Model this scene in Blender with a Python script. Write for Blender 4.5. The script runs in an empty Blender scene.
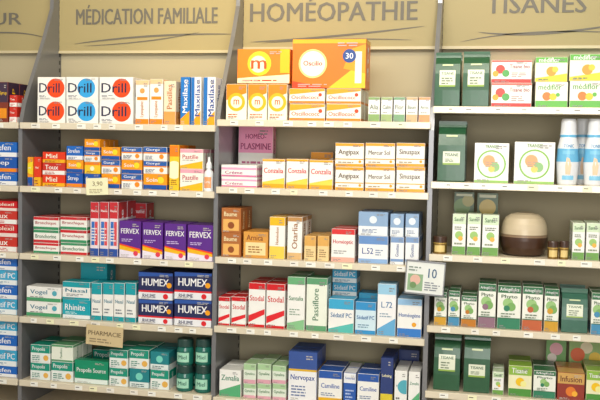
import bpy, bmesh, math, random
from mathutils import Vector, Matrix
random.seed(7)
scn=bpy.context.scene
try:
    scn.view_settings.view_transform='Standard'
    scn.view_settings.look='None'
except Exception: pass

# ---------------------------------------------------------------- camera
FPX=900.0; DIST=3.6
yaw=math.atan(200/900); pitch=math.radians(3.2); roll=0.02
F=Vector((-math.sin(yaw)*math.cos(pitch), math.cos(yaw)*math.cos(pitch), -math.sin(pitch)))
R0=Vector((math.cos(yaw),math.sin(yaw),0)); U0=R0.cross(F).normalized()
Rv=R0*math.cos(roll)+U0*math.sin(roll); Uv=U0*math.cos(roll)-R0*math.sin(roll)
CAM=Vector((0,0,1.4))-F*DIST
cd=bpy.data.cameras.new('camera'); cam=bpy.data.objects.new('camera',cd)
scn.collection.objects.link(cam); scn.camera=cam
cd.sensor_width=36; cd.lens=36*FPX/600
M=Matrix.Identity(4)
for i in range(3):
    M[i][0]=Rv[i]; M[i][1]=Uv[i]; M[i][2]=-F[i]; M[i][3]=CAM[i]
cam.matrix_world=M
def P(px,py,yd=0.0):
    """survey helper: photo measurement -> metres on the vertical plane y=yd"""
    d=F*FPX+Rv*(px-300)-Uv*(py-200)
    t=(yd-CAM.y)/d.y
    p=CAM+d*t
    return p.x,p.z

# ---------------------------------------------------------------- materials
def lin(h):
    o=[]
    for i in (0,2,4):
        c=int(h[i:i+2],16)/255
        o.append(c/12.92 if c<=.04045 else ((c+.055)/1.055)**2.4)
    return o
MATS={}
def mat(h,rough=.42,var=.92,scale=25,metal=0,bump=0,name=None,coat=.2):
    k=(h,rough,var,scale,metal,bump)
    if k in MATS: return MATS[k]
    m=bpy.data.materials.new(name or 'card_'+h); m.use_nodes=True
    nt=m.node_tree; b=nt.nodes['Principled BSDF']
    c=lin(h)
    if name is None:
        # printed inks: a little more saturated
        g=sum(c)/3; c=[max(0,min(.86,g+(x-g)*1.12)) for x in c]
    n=nt.nodes.new('ShaderNodeTexNoise'); n.inputs['Scale'].default_value=scale
    tc=nt.nodes.new('ShaderNodeTexCoord'); nt.links.new(tc.outputs['Object'],n.inputs['Vector'])
    mx=nt.nodes.new('ShaderNodeMix'); mx.data_type='RGBA'
    mx.inputs[6].default_value=(c[0]*var,c[1]*var,c[2]*var,1); mx.inputs[7].default_value=(*c,1)
    nt.links.new(n.outputs[0],mx.inputs[0]); nt.links.new(mx.outputs[2],b.inputs['Base Color'])
    b.inputs['Roughness'].default_value=rough; b.inputs['Metallic'].default_value=metal
    b.inputs['Coat Weight'].default_value=coat; b.inputs['Coat Roughness'].default_value=.15
    if bump:
        bp=nt.nodes.new('ShaderNodeBump'); bp.inputs['Strength'].default_value=bump; bp.inputs['Distance'].default_value=.003
        nt.links.new(n.outputs[0],bp.inputs['Height']); nt.links.new(bp.outputs[0],b.inputs['Normal'])
    MATS[k]=m; return m

# ---------------------------------------------------------------- mesh builder
class MB:
    def __init__(s): s.v=[];s.f=[];s.m=[];s.ml=[];s.sm=[]
    def mi(s,m):
        if isinstance(m,str): m=mat(m)
        if m not in s.ml: s.ml.append(m)
        return s.ml.index(m)
    def poly(s,pts,m,smooth=False):
        b=len(s.v); s.v+= [tuple(p) for p in pts]; s.f.append(tuple(range(b,b+len(pts)))); s.m.append(s.mi(m)); s.sm.append(smooth)
    def raw(s,vs,fs,m,smooth=False):
        b=len(s.v); s.v+=[tuple(p) for p in vs]; k=s.mi(m)
        for f in fs: s.f.append(tuple(b+i for i in f)); s.m.append(k); s.sm.append(smooth)
    def box(s,x0,x1,y0,y1,z0,z1,m,bev=0):
        if bev<=0:
            vs=[(x,y,z) for z in (z0,z1) for y in (y0,y1) for x in (x0,x1)]
            s.raw(vs,[(0,2,3,1),(4,5,7,6),(0,1,5,4),(2,6,7,3),(0,4,6,2),(1,3,7,5)],m); return
        bm=bmesh.new(); bmesh.ops.create_cube(bm,size=1)
        for v in bm.verts: v.co=Vector(((x0+x1)/2+v.co.x*(x1-x0),(y0+y1)/2+v.co.y*(y1-y0),(z0+z1)/2+v.co.z*(z1-z0)))
        bmesh.ops.bevel(bm,geom=bm.edges[:],offset=bev,segments=1,affect='EDGES')
        bm.verts.index_update()
        s.raw([v.co[:] for v in bm.verts],[[v.index for v in f.verts] for f in bm.faces],m); bm.free()
    def mesh(s,name):
        me=bpy.data.meshes.new(name); me.from_pydata(s.v,[],s.f)
        for m in s.ml: me.materials.append(m)
        me.polygons.foreach_set('material_index',s.m); me.polygons.foreach_set('use_smooth',s.sm)
        me.update(); return me
def add(name,me,loc=(0,0,0),rz=0,parent=None,ry=0):
    o=bpy.data.objects.new(name,me); scn.collection.objects.link(o)
    o.location=loc; o.rotation_euler=(0,ry,rz)
    if parent: o.parent=parent
    return o

TX={}
def tmesh(s,off=0.0):
    if (s,off) in TX: return TX[(s,off)]
    c=bpy.data.curves.new('t','FONT'); c.body=s; c.resolution_u=2; c.offset=off
    o=bpy.data.objects.new('t',c); scn.collection.objects.link(o)
    bpy.context.view_layer.update()
    dg=bpy.context.evaluated_depsgraph_get()
    me=bpy.data.meshes.new_from_object(o.evaluated_get(dg))
    vs=[v.co.copy() for v in me.vertices]; fs=[list(p.vertices) for p in me.polygons]
    x0=min(v.x for v in vs);x1=max(v.x for v in vs);y0=min(v.y for v in vs);y1=max(v.y for v in vs)
    vs=[((v.x-x0)/(x1-x0),(v.y-y0)/(y1-y0)) for v in vs]
    bpy.data.objects.remove(o); bpy.data.curves.remove(c); bpy.data.meshes.remove(me)
    TX[(s,off)]=(vs,fs,(x1-x0)/(y1-y0)); return TX[(s,off)]
def clip(pts):
    for ax,lim,sg in ((0,0,1),(0,1,-1),(1,0,1),(1,1,-1)):
        out=[]
        for i in range(len(pts)):
            a=pts[i-1];b=pts[i]
            da=(a[ax]-lim)*sg; db=(b[ax]-lim)*sg
            if (da>=0)!=(db>=0):
                t=da/(da-db); out.append((a[0]+(b[0]-a[0])*t,a[1]+(b[1]-a[1])*t))
            if db>=0: out.append(b)
        pts=out
        if not pts: return []
    return pts
# print elements
def R(a,b,c,d,col): return ('r',a,b,c,d,col)
def C(u,v,r,col): return ('c',u,v,r,col)
def T(s,a,b,c,d,col): return ('t',s,a,b,c,d,col)
def V(s,a,b,c,d,col): return ('v',s,a,b,c,d,col)
def G(pts,col): return ('g',pts,col)
def L(a,b,c,d,n,col): return ('l',a,b,c,d,n,col)
def draw(mb,els,w,h,fn):
    """fn(u,v,k)->3d point; k layer"""
    k=0
    rr=random.Random(len(els)*13+int(w*1e4))
    for e in els:
        k+=1; ty=e[0]
        if ty=='r':
            _,a,b,c,d,col=e; mb.poly([fn(a,b,k),fn(c,b,k),fn(c,d,k),fn(a,d,k)],col)
        elif ty=='c':
            _,u,v,r,col=e
            pts=clip([(u+math.cos(t*math.pi/14)*r*h/w,v+math.sin(t*math.pi/14)*r) for t in range(28)])
            if len(pts)>2: mb.poly([fn(p[0],p[1],k) for p in pts],col)
        elif ty=='g':
            pts=clip(e[1])
            if len(pts)>2: mb.poly([fn(p[0],p[1],k) for p in pts],e[2])
        elif ty in 'tv':
            _,s,a,b,c,d,col=e; vs,fs,asp=tmesh(s)
            bold=.35/(len(s)+1)*.22
            for sh,kk in ((0,0),(bold,.3)):
                if ty=='t':
                    # keep letters within 1.25x of their natural height
                    mh=(c-a)*w/asp*1.25/h
                    if d-b>mh: q=(b+d)/2; b,d=q-mh/2,q+mh/2
                    vv=[fn(a+(c-a)*(x+sh),b+(d-b)*y,k+kk) for x,y in vs]
                else:
                    mw=(d-b)*h/asp*1.25/w
                    if c-a>mw: q=(a+c)/2; a,c=q-mw/2,q+mw/2
                    vv=[fn(c-(c-a)*y,b+(d-b)*(x+sh),k+kk) for x,y in vs]
                mb.raw(vv,fs,col)
        elif ty=='l':
            _,a,b,c,d,n,col=e
            st=(d-b)/n
            for i in range(n):
                z0=b+i*st; l=a+(c-a)*rr.uniform(.55,1)
                # broken into word-like dashes
                x=a
                while x<l-.02:
                    x2=min(l,x+rr.uniform(.08,.2)); mb.poly([fn(x,z0,k),fn(x2,z0,k),fn(x2,z0+st*.45,k),fn(x,z0+st*.45,k)],col); x=x2+.03
MESH={}
def carton(w,d,h,base,els):
    key=(round(w,4),round(d,4),round(h,4),base,id(els))
    if key in MESH: return MESH[key]
    mb=MB(); mb.box(-w/2,w/2,-d/2,d/2,0,h,base,bev=.0011)
    e=.00028
    i=.0012
    def ff(u,v,k): return (-w/2+i+(w-2*i)*u,-d/2-e*k,i+(h-2*i)*v)
    def fr(u,v,k): return (w/2+e*k,-d/2+i+(d-2*i)*u,i+(h-2*i)*v)
    def fl(u,v,k): return (-w/2-e*k,d/2-i-(d-2*i)*u,i+(h-2*i)*v)
    lum=sum(int(base[q:q+2],16) for q in (0,2,4))
    tiny='8c8a88' if lum>400 else 'b8b4ac'
    fine=[L(.08,.025,.5,.1,2,tiny),L(.62,.86,.94,.96,2,tiny)] if h>.05 else [L(.08,.03,.45,.1,1,tiny)]
    draw(mb,els+fine,w,h,ff)
    bands=[x for x in els if x[0]=='r' and x[1]<=.001 and x[3]>=.999]
    txt=[x for x in els if x[0] in 'tv']
    side=list(bands)
    if txt: 
        side.append(V(txt[0][1],.3,.15,.62,.85,txt[0][-1]))
    else: side.append(L(.2,.3,.8,.7,4,'7a7670'))
    draw(mb,side,d,h,fr); draw(mb,side,d,h,fl)
    for b in bands:
        if b[4]>=.999: mb.poly([(-w/2+i,-d/2+i,h+e),(w/2-i,-d/2+i,h+e),(w/2-i,d/2-i,h+e),(-w/2+i,d/2-i,h+e)],b[5])
    # tuck-flap seam on top
    mb.poly([(-w/2+i,d/2-.006,h+2*e),(w/2-i,d/2-.006,h+2*e),(w/2-i,d/2-.005,h+2*e),(-w/2+i,d/2-.005,h+2*e)],'8a857c')
    MESH[key]=mb.mesh('carton'); return MESH[key]

# ---------------------------------------------------------------- shelf levels
SH={}
for k,(x,y) in {'L1':(118,124),'L2':(118,189),'L3':(118,258),'L4':(118,323),'L5':(118,388),
    'C1':(322,121),'C2':(322,190),'C3':(322,262),'C4':(322,333),'C5':(322,406),
    'R1':(516,107),'R2':(516,184),'R3':(516,258),'R4':(516,331),'R5':(516,398)}.items():
    SH[k]=P(x,y,-.012)[1]

def place(name,x0,x1,yt,des,shelf,depth=.09,rows=2,yf=.012,zb=None,rz=None):
    base,els=des
    zs=(SH[shelf] if zb is None else zb)+.0003
    xm=(x0+x1)/2
    h=P(xm,yt,yf)[1]-zs
    pm=yt+h/.008
    X0=P(x0,pm,yf)[0]+.0012; X1=P(x1,pm,yf)[0]-.0012
    w=X1-X0
    me=carton(w,depth,h,base,els)
    for r in range(rows):
        y=yf+depth/2+r*(depth+.006)
        if y+depth/2>.325: break
        a=math.radians(random.uniform(-.5,.5)) if rz is None else rz
        add(name,me,((X0+X1)/2,y+random.uniform(0,.003),zs),a)
    return zs+h
def stack(name,x0,x1,yts,dess,shelf,depth=.09,rows=2,yf=.012,zb=None):
    z=zb
    for i,yt in enumerate(yts):
        z=place(name,x0,x1,yt,dess[i%len(dess)],shelf,depth,rows,yf,z)
    return z

# ---------------------------------------------------------------- room
wallm=mat('b8ab88',.85,.95,4,0,.05,'wall_paint',0)
def slab(name,x0,x1,y0,y1,z0,z1,m,parent=None,bev=0):
    mb=MB(); cx,cy=(x0+x1)/2,(y0+y1)/2
    mb.box(x0-cx,x1-cx,y0-cy,y1-cy,0,z1-z0,m,bev); return add(name,mb.mesh(name),(cx,cy,z0),parent=parent)
slab('wall_back',-3.5,3.5,.42,.52,0,3.1,wallm)
slab('floor',-3.5,3.5,-4.6,.52,-.1,0,mat('a89c88',.5,.85,3,0,0,'floor_vinyl'))
slab('ceiling',-3.5,3.5,-4.6,.52,3.1,3.2,mat('e6e2d8',.9,.97,5,0,0,'ceiling_paint',0))

unit=bpy.data.objects.new('pharmacy_shelving',None); scn.collection.objects.link(unit)
metal=mat('86878a',.3,.92,8,.45,0,'grey_metal'); dark=mat('3c3b3a',.6,name='slot_dark'); 
boardm=mat('d8cbb0',.5,.9,6,0,0,'cream_laminate'); edgem=mat('e2d8c0',.22,.95,10,.12,0,'shelf_edge')
backm=mat('b3a98c',.8,.95,3,0,.03,'back_panel',0); fascm=mat('a3966a',.6,.96,3,0,0,'fascia_panel',.15)
UX=[P(px,260,0)[0] for px in (20,215,428)]
UX=[UX[0]-.86]+UX+[UX[2]+.84]
th=.009
ztop=2.55
zt1=SH['C1']
for i,x in enumerate(UX):
    mb=MB()
    prof=[(0,0),(0,zt1-.03),(.03,zt1+.06),(.12,zt1+.22),(.20,zt1+.36),(.27,zt1+.5),(.29,ztop),(.36,ztop),(.36,0)]
    n=len(prof)
    for sgn in (-1,1):
        for j in range(1,len(prof)-3):
            a,b=prof[j],prof[j+1]
            q=[(x+sgn*th,a[0],a[1]),(x+sgn*th,.36,a[1]),(x+sgn*th,.36,b[1]),(x+sgn*th,b[0],b[1])]
            mb.poly(q if sgn>0 else q[::-1],metal)
        q=[(x+sgn*th,0,0),(x+sgn*th,.36,0),(x+sgn*th,.36,zt1-.03),(x+sgn*th,0,zt1-.03)]
        mb.poly(q if sgn>0 else q[::-1],metal)
    for j in range(n):
        a,b=prof[j],prof[(j+1)%n]
        mb.poly([(x-th,a[0],a[1]),(x+th,a[0],a[1]),(x+th,b[0],b[1]),(x-th,b[0],b[1])],metal)
    # slots in rear rail, facing the bay
    z=.5
    while z<2.4:
        for sg in (-1,1):
            mb.box(x+sg*th-.0015,x+sg*th+.0015,.325,.335,z,z+.018,dark)
        z+=.035
    add('upright_%d'%(i+1),mb.mesh('upright'),parent=unit)
# bays
bays=[('L',UX[0],UX[1]),('L',UX[1],UX[2]),('C',UX[2],UX[3]),('R',UX[3],UX[4])]
FZ=P(300,50,.33)[1]
for bi,(k,xa,xb) in enumerate(bays):
    xa+=th+.001; xb-=th+.001
    slab('back_panel_%d'%(bi+1),xa,xb,.345,.36,.45,FZ+.02,backm,unit)
    fb={0:FZ-.01,1:FZ-.012,2:FZ,3:FZ+.0}[bi]
    slab('fascia_%d'%(bi+1),xa,xb,.325,.343,fb,ztop,fascm,unit)
    slab('fascia_trim_%d'%(bi+1),xa,xb,.318,.325,fb,fb+.012,mat('c8bc98',.4,name='fascia_trim_paint'),unit)
    for s in range(1,6):
        z=SH['%s%d'%(k,s)]; mb=MB()
        mb.box(xa,xb,0,.343,z-.02,z,boardm,bev=.0015)
        mb.box(xa-.006,xb+.006,-.014,-.001,z-.026,z+.001,edgem,bev=.002)
        x=xa+.05
        rr=random.Random(bi*10+s)
        while x<xb-.06:
            w=rr.choice((.028,.034,.034,.04))
            mb.box(x,x+w,-.0155,-.0138,z-.022,z-.003,rr.choice(('f4f1e6','f4f1e6','f3ecc8','e9e6dc')),0)
            mb.box(x+.004,x+w*.6,-.0159,-.0155,z-.012,z-.009,'55524c',0)
            x+=w+rr.uniform(.03,.09)
        add('shelf_%d_%d'%(bi+1,s),mb.mesh('shelf'),parent=unit)
    # base cabinet with two drawers
    mb=MB(); mb.box(xa,xb,.02,.343,.06,.46,boardm,bev=.002); mb.box(xa,xb,.05,.343,0,.06,dark)
    xm=(xa+xb)/2
    for a,b in ((xa+.006,xm-.003),(xm+.003,xb-.006)):
        mb.box(a,b,.002,.02,.07,.45,edgem,bev=.002); mb.box((a+b)/2-.06,(a+b)/2+.06,-.02,-.012,.40,.41,metal,bev=.002)
        for q in (-.055,.05): mb.box((a+b)/2+q,(a+b)/2+q+.006,-.012,.002,.402,.408,metal)
    add('base_cabinet_%d'%(bi+1),mb.mesh('base_cabinet'),parent=unit)

# fascia lettering
sg=mat('68645a',.6,.95,10,0,0,'sign_grey')
def sign(name,s,x0,y0,x1,y1,sw):
    yd=.3225
    a=P(x0,(y0+y1)/2,yd); b=P(x1,(y0+y1)/2,yd)
    xm=(x0+x1)/2; zt=P(xm,y0,yd)[1]; zb=P(xm,y1,yd)[1]
    vs,fs,_=tmesh(s,0.0); mb=MB()
    W=b[0]-a[0]
    for o in (0,.0035): mb.raw([(a[0]+W*u+o,yd-o*.05,zb+(zt-zb)*v) for u,v in vs],fs,sg)
    # swoosh
    for (p0,p1,p2,tk) in sw:
        q=[P(*p,yd) for p in (p0,p1,p2)]
        N=24; up=[];lo=[]
        for i in range(N+1):
            t=i/N; x=(1-t)**2*q[0][0]+2*t*(1-t)*q[1][0]+t*t*q[2][0]; z=(1-t)**2*q[0][1]+2*t*(1-t)*q[1][1]+t*t*q[2][1]
            k=tk*math.sin(math.pi*t)**.6*.0035+.0006
            up.append((x,yd,z+k/2)); lo.append((x,yd,z-k/2))
        for i in range(N): mb.poly([lo[i],lo[i+1],up[i+1],up[i]],sg)
    add(name,mb.mesh(name),parent=unit)
sign('sign_lettering_1','CŒUR',-45,13,21,25,[((-60,40),(10,26),(46,38),1.6)])
sign('sign_lettering_2','MÉDICATION FAMILIALE',76,4,217,24,[((74,44),(150,33),(232,34),2.2),((84,46),(150,43),(200,32),1.2)])
sign('sign_lettering_3','HOMÉOPATHIE',250,-3,417,21,[((250,42),(330,38),(425,26),2.2),((262,43),(340,37),(412,40),1.2)])
sign('sign_lettering_4','TISANES',486,-5,586,13,[((478,32),(540,40),(640,20),2.4),((460,42),(530,26),(640,34),1.2)])

# ================================================================= products
W='f4f1ea'; OR='ee8a22'
drill_o=(W,[C(.66,.52,.43,'e8542c'),T('Drill',.05,.32,.8,.74,'20203f'),L(.06,.12,.4,.22,2,'6a6a78')])
drill_b=(W,[C(.64,.52,.43,'4aa3dd'),T('Drill',.05,.32,.8,.74,'20203f'),L(.06,.12,.4,.22,2,'6a6a78')])
lysop=('f6f2ea',[R(0,0,1,.12,OR),R(.1,.55,.9,.62,OR),V('Lysopaine',.3,.16,.7,.52,'b9763c'),R(0,.9,1,1,'f0c49a'),C(.5,.76,.06,'e8a060')])
lyso2=('f0d9c0',[R(0,0,1,.3,'e7a060'),V('Pastilles',.25,.36,.7,.92,'b06a3a')])
maxi=('f1f2f4',[R(0,0,.34,1,'2f6fb6'),G([(.34,0),(1,0),(1,.3),(.34,.12)],'f0a23a'),V('Maxilase',.42,.18,.92,.95,'1d3f8c')])
maxi2=('2f74bd',[G([(0,0),(1,0),(1,.3),(0,.12)],'f0a23a'),V('Maxilase',.2,.25,.75,.95,'f6f6f6')])
brown=('7a3322',[R(0,.5,1,1,'3b2a3f'),T('Syrup',.1,.6,.9,.85,'f0c040'),R(.1,.1,.9,.35,'e09030')])
redwh=('c23a30',[R(0,.0,1,.35,W),T('Toux',.1,.45,.7,.85,'fff4e8'),L(.1,.08,.8,.3,2,'c03030')])
blueor=('2456a8',[R(0,0,1,.25,'f08a2a'),T('Strep',.08,.4,.75,.8,'ffffff')])
bluewh=('2c66b8',[R(0,0,1,.3,'eef2f6'),T('Strefen',.08,.45,.8,.85,'ffffff'),L(.1,.08,.7,.24,2,'2c4680')])
orblue=('ef9a2e',[R(0,0,1,.3,'24529e'),C(.75,.62,.22,'f7d34a'),T('Soin',.12,.5,.6,.76,'ffffff')])
whbor=(W,[R(0,.62,1,1,'2c5ca6'),R(0,.52,1,.62,'ef8f2c'),T('Gorge',.1,.68,.7,.92,'ffffff'),C(.78,.3,.18,'ef8f2c'),L(.08,.14,.55,.4,3,'44506a')])
redor=('d8432c',[R(0,0,1,.3,'f3b23a'),T('Miel',.15,.42,.65,.85,'fff2dc'),L(.1,.06,.8,.25,2,'8c2c1c')])
yelpk=('f6efe2',[R(0,.82,1,1,'e9a6b4'),G([(0,0),(1,0),(1,.4),(0,.15)],'f1b53c'),T('Pastille',.1,.5,.8,.72,'b4304c'),L(.1,.42,.7,.48,1,'7a6a6a')])
yel=('f4c64a',[R(0,.75,1,1,'ee8230'),C(.5,.45,.2,'fff2c8'),L(.15,.12,.85,.25,3,'9a5a20')])
bronch=('f2efe8',[R(0,0,1,.22,'3b8f62'),R(0,.78,1,1,'c8353a'),T('Bronchique',.07,.36,.9,.66,'a02830')])
bronch2=('f2efe8',[R(0,0,1,.22,'c8353a'),R(0,.8,1,1,'3b8f62'),T('Bronchorine',.07,.36,.9,.66,'2c6a48')])
redblue=('e9dfe4',[R(0,.7,1,1,'c2383e'),R(0,0,1,.14,'30509a'),R(.12,.2,.5,.64,'3e6fb8'),R(.55,.2,.9,.64,'d4545a'),T('Rhume',.1,.76,.9,.92,'ffffff'),L(.15,.28,.85,.55,5,'f4f0f0')])
fervex=('5a2c86',[G([(0,.0),(1,.0),(1,.2),(0,.34)],'f2b632'),G([(0,.0),(1,.0),(1,.12),(0,.22)],'e9e2f2'),G([(.0,.34),(1,.2),(1,.25),(0,.38)],'e8502a'),T('FERVEX',.07,.6,.93,.86,'ffffff'),L(.1,.44,.7,.54,2,'c9b8e0'),C(.78,.12,.07,'d8485a')])
whgr=(W,[R(0,0,1,.25,'4c9a6a'),T('Vogel',.1,.42,.6,.8,'20708a'),L(.1,.28,.6,.38,1,'606060'),C(.82,.6,.18,'5aa8b8')])
whteal=(W,[R(0,.7,1,1,'2a9aa4'),R(0,0,1,.12,'2a9aa4'),T('Nasal',.1,.42,.9,.62,'1a6f86'),L(.14,.2,.86,.36,2,'707880')])
teal=('2fa0ae',[R(0,0,1,.2,'e9f4f4'),T('Rhinite',.08,.45,.82,.78,'ffffff'),L(.1,.26,.7,.4,2,'d0f0f0')])
humex=('1d2450',[R(0,0,1,.26,'e9ebf0'),R(0,.26,1,.33,'d23338'),T('HUMEX',.1,.46,.88,.82,'ffffff'),T('RHUME',.12,.06,.5,.2,'1d2450'),G([(.0,.84),(1,.9),(1,1),(0,1)],'31539c'),C(.9,.55,.1,'e8a030'),C(.8,.13,.1,'d23338')])
greenw=('e9f0ea',[R(0,.55,1,1,'1e8f78'),T('Propolis',.08,.62,.75,.9,'ffffff'),L(.08,.14,.6,.45,3,'2a7a68'),C(.8,.28,.16,'e0b060')])
greenf=('1e8a66',[R(0,0,1,.2,'e4efe8'),T('Propolis Source',.06,.4,.94,.72,'ffffff')])
tealb=('2b7f86',[R(0,0,1,.3,'dfe9e6'),C(.5,.6,.2,'7fd0c0'),L(.1,.06,.8,.25,2,'1c5258')])
# homeo
disp_m=('ee8418',[G([(0,0),(1,0),(1,.26),(0,.14)],'f6e6c0'),C(.42,.58,.36,'f9d34a'),C(.4,.56,.25,'fdf3d0'),T('m',.26,.42,.55,.68,'ee5a1e'),L(.1,.06,.8,.14,1,'c24018'),R(.82,.3,1,1,'f6b93a')])
osc=('ee7c18',[R(0,.92,1,1,'f2b040'),G([(.5,0),(1,0),(1,.6)],'f6c648'),G([(.7,.4),(1,.3),(1,.9),(.8,.8)],'f4a428'),C(.28,.5,.3,'f9d890'),C(.28,.5,.26,'fdf6e4'),R(.86,.1,.95,.75,'f4efe0'),C(.78,.66,.14,'2a4a8c'),T('30',.73,.6,.83,.72,'ffffff'),G([(.0,0),(.5,0),(.0,.14)],'d84a14'),T('Oscillo',.15,.46,.41,.56,'c0401a')])
smallm=('f2ecdc',[G([(0,.55),(1,.75),(1,1),(0,1)],'f08a1e'),C(.5,.5,.26,'f6b534'),C(.5,.5,.17,'fdf3d8'),T('m',.36,.42,.64,.58,'e4561c'),L(.1,.07,.9,.2,2,'c0602c')])
whor=('f4efe4',[R(0,0,1,.16,'ee8a2a'),G([(0,.6),(1,.85),(1,1),(0,1)],'f3a640'),T('Oscillococc',.05,.3,.85,.55,'e0571e'),C(.88,.6,.12,'e8502a')])
tubes=[(W,[R(0,0,1,.3,c),T(t,.12,.5,.88,.7,'5a6a4a'),L(.15,.36,.8,.44,1,'8a8a7a'),R(.0,.9,1,1,c)]) for c,t in (('8aa86a','Alia'),('9fb27c','Calm'),('7aa07a','Flor'),('c9ad84','Baum'),('ee9a6a','Arnic'))]
homeop=(W,[R(0,.55,1,1,'ec9fc2'),T('HOMÉO-',.2,.76,.8,.92,'8c2a5c'),T('PLASMINE',.06,.58,.94,.74,'8c2a5c'),L(.1,.2,.9,.45,3,'b46a8a'),R(0,0,1,.12,'d66a98')])
whpink=(W,[R(0,.6,1,.8,'e9a8c4'),R(0,0,1,.14,'d97aa4'),T('Crème',.1,.22,.6,.5,'a84a78')])
conz=(W,[R(0,0,1,.14,'f0a828'),G([(0,.14),(1,.14),(1,.36),(0,.2)],'f7d060'),T('Conzalia',.06,.48,.94,.74,'c8242a'),R(0,.93,1,1,'f0a828')])
def hb(t,c='eba23c'): return ('f5f1e8',[R(0,0,1,.12,c),R(0,.88,1,1,c),R(0,.3,1,.34,c),T(t,.1,.46,.84,.74,'5a4632'),L(.1,.16,.75,.27,1,'a8977a'),C(.88,.22,.06,c)])
ang,mer,sin_=hb('Angipax'),hb('Mercur Sol'),hb('Sinuspax')
cubeb=('a8683a',[R(.08,.08,.92,.55,'e2b06a'),T('Baume',.12,.64,.8,.88,'f6e2b8'),C(.5,.3,.14,'8a4a24')])
cubet=('d49a50',[R(.08,.1,.92,.6,'f0d8a4'),T('Arnica',.12,.68,.8,.9,'7a3a18'),L(.2,.2,.8,.5,3,'9a6430')])
ylw=(W,[R(0,.8,1,1,'f0b838'),R(0,0,1,.3,'f3cc60'),V('Homéodose',.3,.34,.7,.76,'b0702a')])
otar=(W,[R(0,0,1,.16,'d8b480'),R(0,.9,1,1,'b88a54'),V('Otarlia',.3,.25,.7,.85,'9a6a3a')])
tan=('e8cf9c',[R(0,.6,1,1,'d8a860'),L(.15,.15,.85,.5,4,'8a6a40')])
hopt=(W,[R(0,.84,1,1,'d23a3a'),R(0,0,1,.14,'e9b0a0'),T('Homéoptic',.06,.48,.94,.72,'c02a34'),L(.1,.25,.8,.38,2,'909090')])
blw=('eef1f5',[R(0,.7,1,1,'6a90c4'),R(0,0,1,.16,'8fb0d8'),T('L.52',.12,.3,.5,.6,'2a4a8a'),L(.58,.3,.9,.55,3,'8090a8')])
blw2=('8ea9c8',[R(0,.0,1,.4,'e9edf2'),C(.5,.68,.16,'dfe8f4'),L(.12,.13,.8,.3,3,'4a6490')])
blw3=('eef0f3',[R(0,.8,1,1,'7f9cc4'),R(0,.1,1,.2,'7f9cc4'),V('Gouttes',.3,.28,.7,.74,'3a568c')])
stodal=(W,[R(0,.86,1,1,'c8282e'),G([(0,.1),(1,.3),(1,.42),(0,.26)],'d8343a'),T('Stodal',.06,.52,.94,.8,'c8282e'),R(0,0,1,.06,'c8282e')])
whgreen=(W,[R(0,.86,1,1,'6aa878'),G([(0,0),(1,0),(1,.2),(0,.12)],'88bc8c'),T('Santalia',.08,.5,.92,.7,'3a7a4c'),L(.12,.28,.8,.42,3,'8aa08c')])
whgreen2=('e9eee0',[R(0,.88,1,1,'5f9a70'),R(0,0,1,.1,'5f9a70'),V('Passiflore',.3,.2,.6,.8,'4f7a5c')])
sed=('4aa6cc',[R(0,0,1,.34,'eaf4f6'),T('Sédatif PC',.06,.46,.94,.84,'ffffff'),L(.1,.1,.75,.26,2,'2a7aa0')])
sed2=(W,[R(0,.7,1,1,'4aa6cc'),G([(0,0),(1,0),(1,.3),(0,.1)],'5fb8b0'),T('Sédatif PC',.08,.42,.92,.62,'2a6a9a')])
sedlb=('cfe4ee',[R(0,.75,1,1,'3f8fc4'),R(0,0,1,.12,'3f8fc4'),T('Sédatif PC',.06,.42,.94,.62,'20609a'),L(.12,.2,.8,.34,2,'6a90a8')])
whlb=('f0f3f5',[R(0,.8,1,1,'9cc8e0'),G([(0,0),(1,0),(1,.34),(0,.12)],'6aa8d0'),T('L.72',.2,.5,.8,.7,'2a6a9a'),L(.12,.36,.8,.46,2,'8aa0b0')])
homg=(W,[R(0,.0,1,.22,'3c78c0'),R(0,.84,1,1,'9cc4e4'),T('Homéogène',.05,.46,.95,.66,'28589c'),C(.7,.33,.06,'e0a030')])
nerv=('3a5494',[R(0,.0,1,.62,'eef0f6'),T('Nervopax',.07,.4,.93,.56,'2a4a94'),R(0,.62,1,.66,'d8b040'),L(.1,.12,.8,.36,4,'6a7aa0')])
palegr=('dfe8da',[R(0,.7,1,1,'a8c89c'),R(0,0,1,.2,'dca8b4'),T('Gynaline',.08,.36,.92,.62,'4a7a50')])
sedgr=(W,[G([(0,0),(1,0),(1,.5),(0,.2)],'5aa878'),T('Zenalia',.08,.6,.92,.82,'1f7a5a')])
bluebl=('2f58a4',[R(0,.7,1,1,'e9ecf4'),T('Sommeil',.1,.76,.9,.94,'2f58a4'),L(.15,.15,.85,.55,4,'b8c8e8')])
whblue=(W,[R(0,.78,1,1,'2f58a4'),T('Camiline',.1,.46,.9,.66,'2f58a4'),R(0,0,1,.2,'e0b040'),L(.1,.26,.8,.38,2,'7080a0')])
yelnv=('26386e',[R(0,.0,1,.3,'d6c24a'),T('Lehning',.1,.5,.9,.8,'f0e8c0')])
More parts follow.
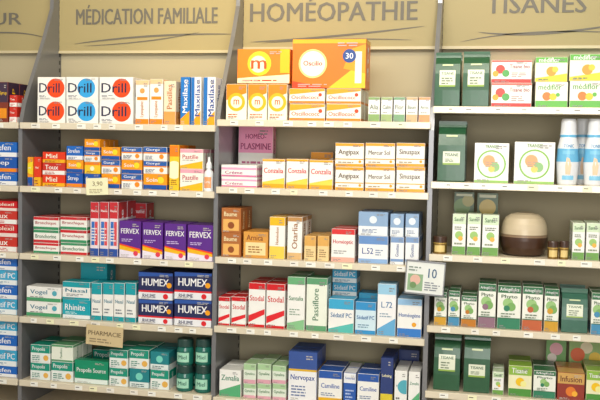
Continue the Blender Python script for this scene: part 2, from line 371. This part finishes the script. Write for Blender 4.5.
# herbal
herbr=(W,[R(0,0,1,.16,'c03028'),C(.22,.6,.2,'d8453a'),C(.36,.42,.16,'4a9a4a'),C(.1,.4,.13,'e8a040'),T('Tisane bio',.45,.6,.95,.86,'8a2a24'),L(.5,.25,.92,.5,3,'a08880'),R(0,.93,1,1,'d86050')])
herbg=('f2f0d8',[R(0,.78,1,1,'5aa83c'),G([(0,0),(1,0),(1,.34),(0,.14)],'e8cc38'),C(.5,.42,.2,'e8962c'),C(.62,.5,.12,'f0c048'),T('médiflor',.1,.8,.75,.98,'ffffff'),L(.1,.08,.6,.16,1,'4a7a2a')])
herbg2=('f2f0e0',[R(0,.0,1,.26,'5aa83c'),T('médiflor',.08,.7,.8,.92,'3a8a34'),C(.35,.44,.17,'e07828'),C(.55,.42,.14,'e8c038'),C(.7,.5,.08,'5aa83c')])
swirl=(W,[C(.5,.47,.36,'7ab048'),C(.5,.47,.32,'eef2e0'),C(.42,.55,.15,'eba070'),C(.6,.4,.12,'8ab878'),C(.5,.35,.08,'e8c868'),L(.32,.4,.7,.56,3,'a89880'),R(0,0,1,.06,'8cb85a'),T('TRANSIT',.3,.88,.7,.96,'5a8a3a')])
hwg=(W,[R(0,.76,1,1,'cfe0c0'),R(0,0,1,.2,'6a9a4a'),C(.5,.48,.1,'9ac070'),C(.62,.4,.06,'e0b050'),T('Santé',.12,.8,.8,.95,'3a6a34'),L(.15,.62,.85,.72,2,'606a50'),L(.15,.25,.85,.34,1,'808a70')])
def arb(c): return ('eceee4',[R(0,.84,1,1,'2f6a44'),T('Arkogélules',.08,.86,.92,.97,'ffffff'),C(.45,.6,.12,'9ac080'),C(.6,.52,.1,'7aa860'),C(.4,.48,.07,c),R(0,0,1,.24,c),T('Phyto',.15,.7,.85,.8,'3a5a3a'),L(.15,.28,.85,.4,2,'70806a'),R(0,.24,1,.26,'2f6a44')])
arbs=[arb(c) for c in ('c89a3a','4a8ab0','b8762c','8a6a7a','2f7a5a','b8603c')]
redbr=('8a3428',[R(0,.6,1,1,'c8a060'),T('Infusion',.1,.66,.9,.9,'5a1c14'),C(.5,.32,.18,'d87a3a'),C(.65,.24,.1,'e8b04a')])
gryl=('e9e6c0',[R(0,.7,1,1,'8ab04a'),R(0,0,1,.25,'4a8a3a'),C(.5,.48,.14,'f0c030'),C(.65,.42,.1,'f4e8a0'),T('Tisane',.12,.75,.8,.95,'ffffff')])

MBX='medicine_box'
# ---- far-left bay
place(MBX,-22,-3,84,brown,'L1'); place(MBX,-2,8,82,brown,'L1'); stack(MBX,9,17,[107,95],[redwh],'L1')
for i in range(2): stack(MBX,-46+i*32,-15+i*32,[172,157,142],[bluewh,blueor,bluewh],'L2',.1,2)
toplex=('c4252c',[R(0,0,1,.3,'e8d8d0'),T('Toplexil',.1,.42,.9,.85,'ffe8d8')])
for i in range(2): stack(MBX,-46+i*32,-15+i*32,[237,224,211,201],[redwh,toplex],'L3',.1,2)
for i in range(2): stack(MBX,-46+i*32,-15+i*32,[299,285,270,257],[sed,bluewh],'L4',.1,2)
for i in range(2): stack(MBX,-46+i*32,-15+i*32,[366,350,335,321],[bluewh,sed],'L5',.1,2)
# ---- left bay row 1
for (a,b,d) in ((37,65,drill_o),(66,98,drill_b),(99,133,drill_o)):
    stack('throat_lozenge_box',a,b,[100,77],[d,d],'L1',.085,3)
for a,b,y,d in ((135,149,80,lysop),(149.5,163,79,lysop),(163.5,176,81,lyso2)): place(MBX,a,b,y,d,'L1')
for a,b,d in ((180,190,maxi2),(190.5,201,maxi),(203,215.5,maxi)): place('syrup_box',a,b,77,d,'L1')
# row 2
place(MBX,27,33,157,orblue,'L2'); place(MBX,33.5,41,157,redor,'L2')
stack(MBX,42,65,[175,163,152],[redor,redwh,redor],'L2')
stack(MBX,66,83,[173,160,146],[blueor,orblue,bluewh],'L2')
stack(MBX,84,100,[174,162,151,139],[blueor,yel,whbor,orblue],'L2')
stack(MBX,101,120,[174,160,147],[orblue,whbor,orblue],'L2')
stack(MBX,121,142,[174,160,147],[whbor,orblue,whbor],'L2')
stack(MBX,143,167,[174,161,147],[orblue,whbor,whbor],'L2')
place(MBX,169,179,145,yel,'L2',.1); stack(MBX,179.5,203,[169,149],[yelpk,yelpk],'L2')
# row 3
stack(MBX,33,59,[243,230,217],[bronch,bronch2,bronch],'L3'); stack(MBX,60,87,[243,230,217],[bronch2,bronch,bronch],'L3')
for a,b in ((90,99),(99.5,108.5),(109,118)): place(MBX,a,b,202,redblue,'L3')
place(MBX,130,146,203,redblue,'L3',.09,1,.2)
for a,b in ((119,141),(142,163),(164,186),(187,213)): place('flu_sachet_box',a,b,221+(a-119)*.06,fervex,'L3',.075,2)
# row 4
stack(MBX,26,61,[302,287],[whgr],'L4',.09,1)
stack(MBX,62,90,[300,282],[teal,whteal],'L4',.09,1); place(MBX,80,107,263,teal,'L4',.09,1,.13)
for i in range(4): place('nasal_spray_box',91+i*11.4,101.8+i*11.4,283,whteal,'L4',.09,1)
for a,b in ((138,173),(174,212)): stack('cold_tablet_box',a,b,[300,272.5],[humex],'L4',.095,3)
# row 5
stack(MBX,30,50,[363,345],[greenw],'L5'); stack(MBX,51,73,[362,345],[greenw,whgreen2],'L5')
place(MBX,74,108,361,greenf,'L5',.05,1); place(MBX,92,118,350,greenw,'L5',.08,1,.22)
stack(MBX,109,128,[368,350],[greenw],'L5',.09)
stack(MBX,129,149,[369,350],[tealb,greenw],'L5',.09); stack(MBX,150,169,[370,352],[greenw,tealb],'L5',.09)
# ---- centre row 1
z0=place('homeopathy_box',226,247,84,smallm,'C1',.1); place('homeopathy_box',247.5,267,84,smallm,'C1',.1); place('homeopathy_box',267.5,287,84,smallm,'C1',.1)
place('homeopathy_display_box',237,290,49,disp_m,'C1',.12,1,.03,zb=z0+.004)
z1=place('homeopathy_box',289,325,104,whor,'C1',.1); z1=max(z1,place('homeopathy_box',326,361,104,whor,'C1',.1))
z2=stack('homeopathy_box',289,325,[88.5],[whor],'C1',.1,zb=z1); z2=max(z2,stack('homeopathy_box',326,361,[88.5],[whor],'C1',.1,zb=z1))
place('homeopathy_display_box',292,366,39,osc,'C1',.12,1,.02,zb=z2+.001)
for i in range(5): place('granule_tube_box',368+i*12.6,380+i*12.6,97,tubes[i],'C1',.05,3)
# row 2
stack('homeopathy_box',221,257,[177,165],[whpink],'C2',.09); place('cream_box',238,273,126,homeop,'C2',.05,1,.23)
for a,b,y in ((262,285,159),(286,308,159)): place('homeopathy_box',a,b,y,conz,'C2',.1)
place('homeopathy_box',309,333,160,conz,'C2',.1); place('homeopathy_box',310,333,152,whor,'C2',.08,1,.23)
for a,b,d in ((335,364,ang),(365,395,mer),(396,425,sin_)): stack('homeopathy_box',a,b,[167,143],[d],'C2',.09,2)
# row 3
stack('balm_box',221,241,[233,208],[cubeb],'C3',.08); place('balm_box',243,268,232,cubet,'C3',.08)
place('homeopathy_box',269,285,217,ylw,'C3'); place('homeopathy_box',287,302,217,otar,'C3')
for a,b in ((304,316),(317,329)): place('homeopathy_box',a,b,236,tan,'C3')
place('homeopathy_box',331,355,229,hopt,'C3')
stack('homeopathy_box',358,388,[236,212],[blw,blw2],'C3'); 
for a,b in ((390,404),(405,419)): stack('homeopathy_box',a,b,[237,214],[blw3,blw2],'C3')
# row 4
place('homeopathy_box',218,230,297,stodal,'C4'); place('homeopathy_box',231,246,297,stodal,'C4')
place('cough_syrup_box',248,265,283,stodal,'C4'); place('cough_syrup_box',266,285,284,stodal,'C4')
place('homeopathy_box',287,305,277,whgreen,'C4'); place('homeopathy_box',306,327,278,whgreen2,'C4',.09,1)
place('homeopathy_box',328,354,299,sed2,'C4',.09,1); place('homeopathy_box',355,376,302,sedlb,'C4',.09,1)
stack('homeopathy_box',332,357,[296,283,269],[sed,sed,sed],'C4',.09,1,.13)
place('homeopathy_box',377,396,284,whlb,'C4',.09,1,.012); place('homeopathy_box',397,422,299,homg,'C4')
place('homeopathy_box',358,378,293,sed,'C4',.09,1,.13)
# row 5
place('homeopathy_box',219,241,370,sedgr,'C5')
for a,b,y in ((243,256,364),(257,271,364),(272,286,366)): stack('homeopathy_box',a,b,[384,y],[palegr],'C5')
place('homeopathy_box',288,317,352,nerv,'C5'); place('homeopathy_box',318,342,371,whblue,'C5')
place('homeopathy_box',343,356,373,bluebl,'C5'); place('homeopathy_box',357,379,374,whblue,'C5'); place('homeopathy_box',344,372,366,palegr,'C5',.08,1,.22)
place('homeopathy_box',380,393,358,yelnv,'C5'); place('homeopathy_box',394,407,371,whgr,'C5');place('homeopathy_box',408,420,372,sedgr,'C5'); place('homeopathy_box',398,419,350,yelnv,'C5',.08,1,.22)
# ---- right row 1
stack('herbal_tea_box',491,532,[83,60],[herbr],'R1',.1,3)
stack('herbal_tea_box',535,568,[82,57],[herbg2,herbg],'R1',.1,3); stack('herbal_tea_box',569.5,606,[81,54],[herbg2,herbg],'R1',.1,3)
# row 2
place('herbal_tea_box',474,509,143,swirl,'R2',.1,2); place('herbal_tea_box',514,555,142,swirl,'R2',.1,2)
# row 3
for a,b in ((452,466),(467,481),(482,499)): place('herbal_capsule_box',a,b,214 if a<480 else 215,hwg,'R3',.07,1)
for a,b in ((572,585),(586,600),(601,616)): place('herbal_capsule_box',a,b,223,hwg,'R3',.07)
# row 4
for i,(a,b,y) in enumerate(((434,447,292),(448,460,291),(461,477,296),(478,496,284),(497,521,286),(522,543,287),(544,559,289))):
    place('herbal_capsule_box',a,b,y,arbs[i%6],'R4',.08)
place('herbal_capsule_box',591,606,293,arbs[1],'R4',.08)
# row 5
place('herbal_tea_box',492,504,372,hwg,'R5',.07); place('herbal_tea_box',508,532,366,gryl,'R5'); place('herbal_tea_box',533,556,371,arbs[4],'R5')
place('herbal_tea_box',557,585,373,redbr,'R5'); place('herbal_tea_box',586,606,371,gryl,'R5')

# ---------------------------------------------------------------- pouches
foil=mat('265a3a',.3,.75,40,0,.15,'green_foil'); foil2=mat('38724f',.35,.85,40,0,.1,'green_foil_light')
def pouch(x0,x1,yt,shelf,label,yf=.015,depth=.09,rows=2,m=foil):
    zs=SH[shelf]+.0003; xm=(x0+x1)/2
    h=P(xm,yt,yf+.03)[1]-zs; pm=yt+h/.008
    X0=P(x0,pm,yf)[0]+.001; X1=P(x1,pm,yf)[0]-.001; w=X1-X0; d=depth
    prof=[(0,.46,1),(.02,.5,1),(.3,.5,1),(.6,.45,.99),(.78,.34,.985),(.88,.16,.98),(.90,.05,.98),(.94,.03,.98),(1,.028,.98)]
    mb=MB(); N=len(prof)
    def ring(v,a,s):
        b=a*d; g=min(.008,b*.5); hw=w/2*s
        # rectangular section with side gusset creases
        return [(-hw+g*.3,-b,v*h),(-hw*.33,-b-.0012*(a>.3),v*h),(hw*.33,-b-.0012*(a>.3),v*h),(hw-g*.3,-b,v*h),(hw-g*.9*(1-v)-.001,0,v*h),(hw-g*.3,b,v*h),(-hw+g*.3,b,v*h),(-hw+g*.9*(1-v)+.001,0,v*h)]
    rs=[ring(*p) for p in prof]; n=8
    vs=[p for r in rs for p in r]; fs=[]
    for i in range(N-1):
        for j in range(n): fs.append((i*n+j,i*n+(j+1)%n,(i+1)*n+(j+1)%n,(i+1)*n+j))
    fs.append(tuple(range(n))[::-1]); fs.append(tuple((N-1)*n+j for j in range(n)))
    mb.raw(vs,fs,m)
    def yat(v):
        for (a,b,_),(c,e,_) in zip(prof,prof[1:]):
            if a<=v<=c: return -(b+(e-b)*(v-a)/(c-a))*d
        return 0
    def fn(u,v,k): return (-w/2+w*u,yat(v)-.002-.0003*k,h*v)
    # label split in strips so it follows the bag
    lv=[.36,.48,.6,.66] if label==1 else [.28,.4,.5]
    for a,b in zip(lv,lv[1:]): draw(mb,[R(.2,a,.8,b,'dfe3cf')],w,h,fn)
    def fn2(u,v,k): 
        p=fn(u,v,k); return (p[0],p[1]-.0006,p[2])
    a=lv[0]; b=lv[-1]
    draw(mb,[T('TISANE',.26,b-.08,.74,b-.03,'2a5a3c'),L(.28,a+.05,.72,b-.11,3,'6a7a60'),R(.2,a,.8,a+.03,'8aa84a'),R(.3,.74,.7,.77,'c8d4a8')],w,h,fn2)
    # crimp lines at the seal
    for v in (.915,.935,.955,.975):
        mb.poly([fn(.03,v,0),fn(.97,v,0),fn(.97,v+.006,0),fn(.03,v+.006,0)],foil2)
    me=mb.mesh('pouch')
    for r in range(rows):
        y=yf+d/2+r*(d+.012)+.003
        add('herbal_tea_pouch',me,((X0+X1)/2,y,zs),math.radians(random.uniform(-.6,.6)))
pouch(434,461,52,'R1',1); pouch(462,490,51,'R1',1)
pouch(437,466,121,'R2',2); 
pouch(561,589,289,'R4',1,m=mat('3a6a58',.35,.85,40,0,.15,'green_foil_b'))
pouch(433,461,335,'R5',1); pouch(463,491,335,'R5',2)

# ---------------------------------------------------------------- lathed items
def lathe(name,px,wpx,yt,shelf,prof,yf=.06,extra=None,loc2=None,X=None):
    """prof: list of (r,v,colour of the segment up to next)"""
    zs=SH[shelf]+.0003 if loc2 is None else loc2
    h=P(px,yt,yf)[1]-zs
    if X is None: X=P(px,yt+h/.008,yf)[0]
    r0=abs(P(px+wpx/2,yt,yf)[0]-P(px-wpx/2,yt,yf)[0])/2
    mb=MB(); N=36
    for (r,v,c),(r2,v2,_) in zip(prof,prof[1:]):
        a=[(r*r0*math.cos(t*2*math.pi/N),r*r0*math.sin(t*2*math.pi/N),v*h) for t in range(N)]
        b=[(r2*r0*math.cos(t*2*math.pi/N),r2*r0*math.sin(t*2*math.pi/N),v2*h) for t in range(N)]
        mb.raw(a+b,[(t,(t+1)%N,N+(t+1)%N,N+t) for t in range(N)],c,abs(v-v2)>1e-4)
    if extra:
        def fn(u,v,k):
            an=-math.pi/2+(u-.5)*1.9
            rr=[ (p[0]+(q[0]-p[0])*(v-p[1])/(q[1]-p[1])) for p,q in zip(prof,prof[1:]) if q[1]>p[1] and p[1]<=v<=q[1]]
            R_=(rr[0] if rr else 1)*r0+.0006+.0004*k
            return (R_*math.cos(an),R_*math.sin(an),v*h)
        for e in extra:
            if e[0]=='r':
                n=8
                for i in range(n):
                    a=e[1]+(e[3]-e[1])*i/n; b=e[1]+(e[3]-e[1])*(i+1)/n
                    draw(mb,[R(a,e[2],b,e[4],e[5])],r0*2,h,fn)
            else: draw(mb,[R(0,.5,0.001,.501,'ffffff'),e],r0*2,h,fn)
    add(name,mb.mesh(name),(X,yf,zs)); return zs+h,X
bw=mat('e6e9ec',.3,.97,10,0,0,'white_plastic'); bb=mat('6cb8e0',.3,.95,10,0,0,'blue_plastic')
def slim(px,yf=.05):
    lathe('body_lotion_bottle',px,23,119,'R2',[(0,0,bw),(.8,0,bw),(.86,.02,bw),(.95,.2,bw),(1,.35,bb),(.93,.55,bw),(.78,.68,bw),(.72,.72,bb),(.74,.75,bb),(.74,.76,bw),(.7,.8,bw),(.68,.96,bw),(.6,1,bw),(0,1,bw)],yf,
      extra=[('r',.2,.08,.8,.52,'8cc8e6'),('g',[(.38,.16),(.6,.16),(.64,.3),(.56,.4),(.42,.42),(.36,.28)],'f0c8a8'),('t','TONIC',.24,.56,.76,.62,'3a8ab8')])
slim(568); slim(595); slim(583,.16)
lathe('nasal_spray_bottle',209,9.5,157,'L2',[(0,0,bw),(.95,0,bw),(1,.03,bw),(1,.5,bw),(.85,.58,bw),(.5,.62,bw),(.5,.66,bw),(.62,.67,bw),(.6,.8,bw),(.3,.86,bw),(.26,.98,bw),(.15,1,bw),(0,1,bw)],.03,extra=[('r',.1,.1,.9,.42,'e8a070'),('t','Spray',.2,.22,.8,.32,'ffffff')])
# wooden aroma diffuser with pale dome
dkw=mat('4a3020',.35,.6,12,0,.1,'dark_wood'); crm=mat('cdbd9e',.35,.93,8,0,0,'cream_ceramic'); mid=mat('8a7258',.35,.9,8,0,0,'taupe_ceramic')
lathe('aroma_diffuser',524,48,212,'R3',[(0,0,dkw),(.7,0,dkw),(.86,.05,dkw),(.97,.2,dkw),(1,.36,dkw),(1,.44,mid),(.98,.46,mid),(.98,.5,crm),(.97,.62,crm),(.92,.74,crm),(.8,.87,crm),(.6,.95,crm),(.3,.99,mid),(.08,1,mid),(0,1,mid)],.11)
gl=mat('1c6a5c',.15,.8,30,0,0,'teal_glass'); ld=mat('20413c',.3,.9,20,0,0,'jar_lid'); gld=mat('9a7a3a',.3,.85,30,.6,0,'gold_tin')
JP=[(0,0,gl),(.9,0,gl),(1,.06,gl),(1,.55,gl),(.9,.68,gl),(.82,.7,ld),(.92,.71,ld),(.92,.97,ld),(.86,1,ld),(0,1,ld)]
JE=[('r',.1,.14,.9,.5,'a8d8c0'),('t','Miel',.25,.25,.75,.4,'1c5a4a')]
for px in (185,203.5):
    z,X=lathe('throat_pastille_jar',px,16.5,364,'L5',JP,.042,JE)
    lathe('throat_pastille_jar',px,16.5,338,'L5',JP,.042,JE,loc2=z+.0003,X=X)
    lathe('throat_pastille_jar',px,16.5,364,'L5',JP,.14,JE,X=X)
TP=[(0,0,gld),(.95,0,gld),(1,.05,gld),(1,.6,'c8a860'),(1,.64,dkw),(1.02,.66,dkw),(1.02,.95,dkw),(.95,1,dkw),(0,1,dkw)]
for px,w,y in ((440,14,236),(553,11,241),(564,9.5,241)):
    lathe('candle_tin',px,w,y,'R3',TP,.034 if px<500 else .025,[('r',.1,.12,.9,.5,'e0c88a')])

# ---------------------------------------------------------------- cards
def card(name,x0,x1,y0,y1,yd,els,base='f4f1e8',ry=0,clipz=None,zfix=None):
    a=P(x0,(y0+y1)/2,yd)[0]; b=P(x1,(y0+y1)/2,yd)[0]; zt=P((x0+x1)/2,y0,yd)[1]; zb=P((x0+x1)/2,y1,yd)[1]
    if zfix is not None: zb=zfix
    w=b-a;h=zt-zb; mb=MB(); mb.box(-w/2,w/2,0,.0016,-h/2,h/2,base,bev=.0005)
    draw(mb,els,w,h,lambda u,v,k:(-w/2+w*u,-.0003*k,-h/2+h*v))
    if clipz=='frame':
        for q in ((-w/2-.003,w/2+.003,h/2-.002,h/2+.004),(-w/2-.003,w/2+.003,-h/2-.004,-h/2+.002)): mb.box(q[0],q[1],-.003,.004,q[2],q[3],metal)
        for q in (-w/2-.003,w/2-.001): mb.box(q,q+.004,-.003,.004,-h/2,h/2,metal)
        mb.box(-.01,.01,.002,.026,h/2-.03,h/2-.005,metal)
    add(name,mb.mesh(name),((a+b)/2,yd,(zt+zb)/2),0,None,ry)
card('price_card',86,108,178,195,-.021,[T('3,90',.3,.5,.75,.8,'8a7a58'),L(.15,.12,.8,.4,3,'a89a78')],'f2ecc8',ry=-.05)
card('shelf_notice_card',86,123,326,346,-.021,[T('PHARMACIE',.06,.5,.94,.72,'6a5a40'),L(.1,.15,.85,.4,2,'8a7a60')],'cdbb94',ry=.04)
card('shelf_promo_card',406,444,262,294,-.04,[R(.05,.08,.45,.6,'8aa884'),C(.25,.42,.16,'d8b0a0'),C(.2,.25,.1,'6a8a5a'),T('10',.58,.5,.8,.82,'3a5a7a'),L(.5,.12,.92,.42,4,'7a8088'),L(.06,.7,.45,.88,2,'7a8a80')],'e2e5e0',ry=.05,clipz='frame')
def leaf(x0,x1,y0,sh,els,base,yd):
    card('herbal_leaflet',x0,x1,y0,y0+30,yd,els,base,zfix=SH[sh]+.0004)
leaf(454,474,192,'R3',[R(0,0,1,.6,'2c4a2a'),C(.4,.75,.14,'6a8a4a'),C(.7,.85,.1,'a8a060'),R(.1,.93,.9,.97,'d8d8b8')],'3c5a34',.2)
leaf(477,498,193,'R3',[R(0,0,1,.5,'5a6a3a'),C(.5,.75,.14,'c8b060'),R(.1,.92,.9,.97,'d8d8b8')],'44603a',.2)
leaf(546,566,340,'R5',[C(.5,.8,.14,'e8b0b8'),C(.3,.6,.1,'f4e4d8'),R(0,0,1,.3,'6a8a4a')],'7aa868',.24)
leaf(569,604,338,'R5',[C(.5,.8,.12,'f0e0c0'),C(.25,.65,.14,'e0704a'),C(.75,.6,.12,'f0c860')],'9ab878',.24)

# ---------------------------------------------------------------- lights
def aim(o,loc,tgt):
    scn.collection.objects.link(o); o.location=loc
    o.rotation_euler=(Vector(tgt)-Vector(loc)).to_track_quat('-Z','Y').to_euler()
def area(name,loc,tgt,sx,sy,e,col):
    l=bpy.data.lights.new(name,'AREA'); l.shape='RECTANGLE'; l.size=sx; l.size_y=sy; l.energy=e; l.color=col
    aim(bpy.data.objects.new(name,l),loc,tgt)
def spot(name,loc,tgt,e,col,ang,bl=.8):
    l=bpy.data.lights.new(name,'SPOT'); l.energy=e; l.color=col; l.spot_size=math.radians(ang); l.spot_blend=bl; l.shadow_soft_size=.05
    aim(bpy.data.objects.new(name,l),loc,tgt)
area('ceiling_light_panel',(.3,-1.9,3.05),(0,.2,1.1),2.2,.7,88,(1,.95,.86))
area('front_fill_light',(1.0,-4.3,1.7),(0,0,.9),2.0,1.4,62,(1,.98,.95))  # unseen soft lamp behind the camera, added for flash-like frontal light; no window
for i,(x,e,c) in enumerate(((-.3,62,(1,.76,.40)),(-1.05,30,(1,.82,.52)),(.75,32,(1,.84,.56)))):
    spot('ceiling_spot_%d'%(i+1),(x,-.75,3.0),(x+.05,.3,2.05),e,c,58,1.0)
w=bpy.data.worlds.new('world'); scn.world=w; w.use_nodes=True
w.node_tree.nodes['Background'].inputs[0].default_value=(1,.98,.95,1); w.node_tree.nodes['Background'].inputs[1].default_value=.5
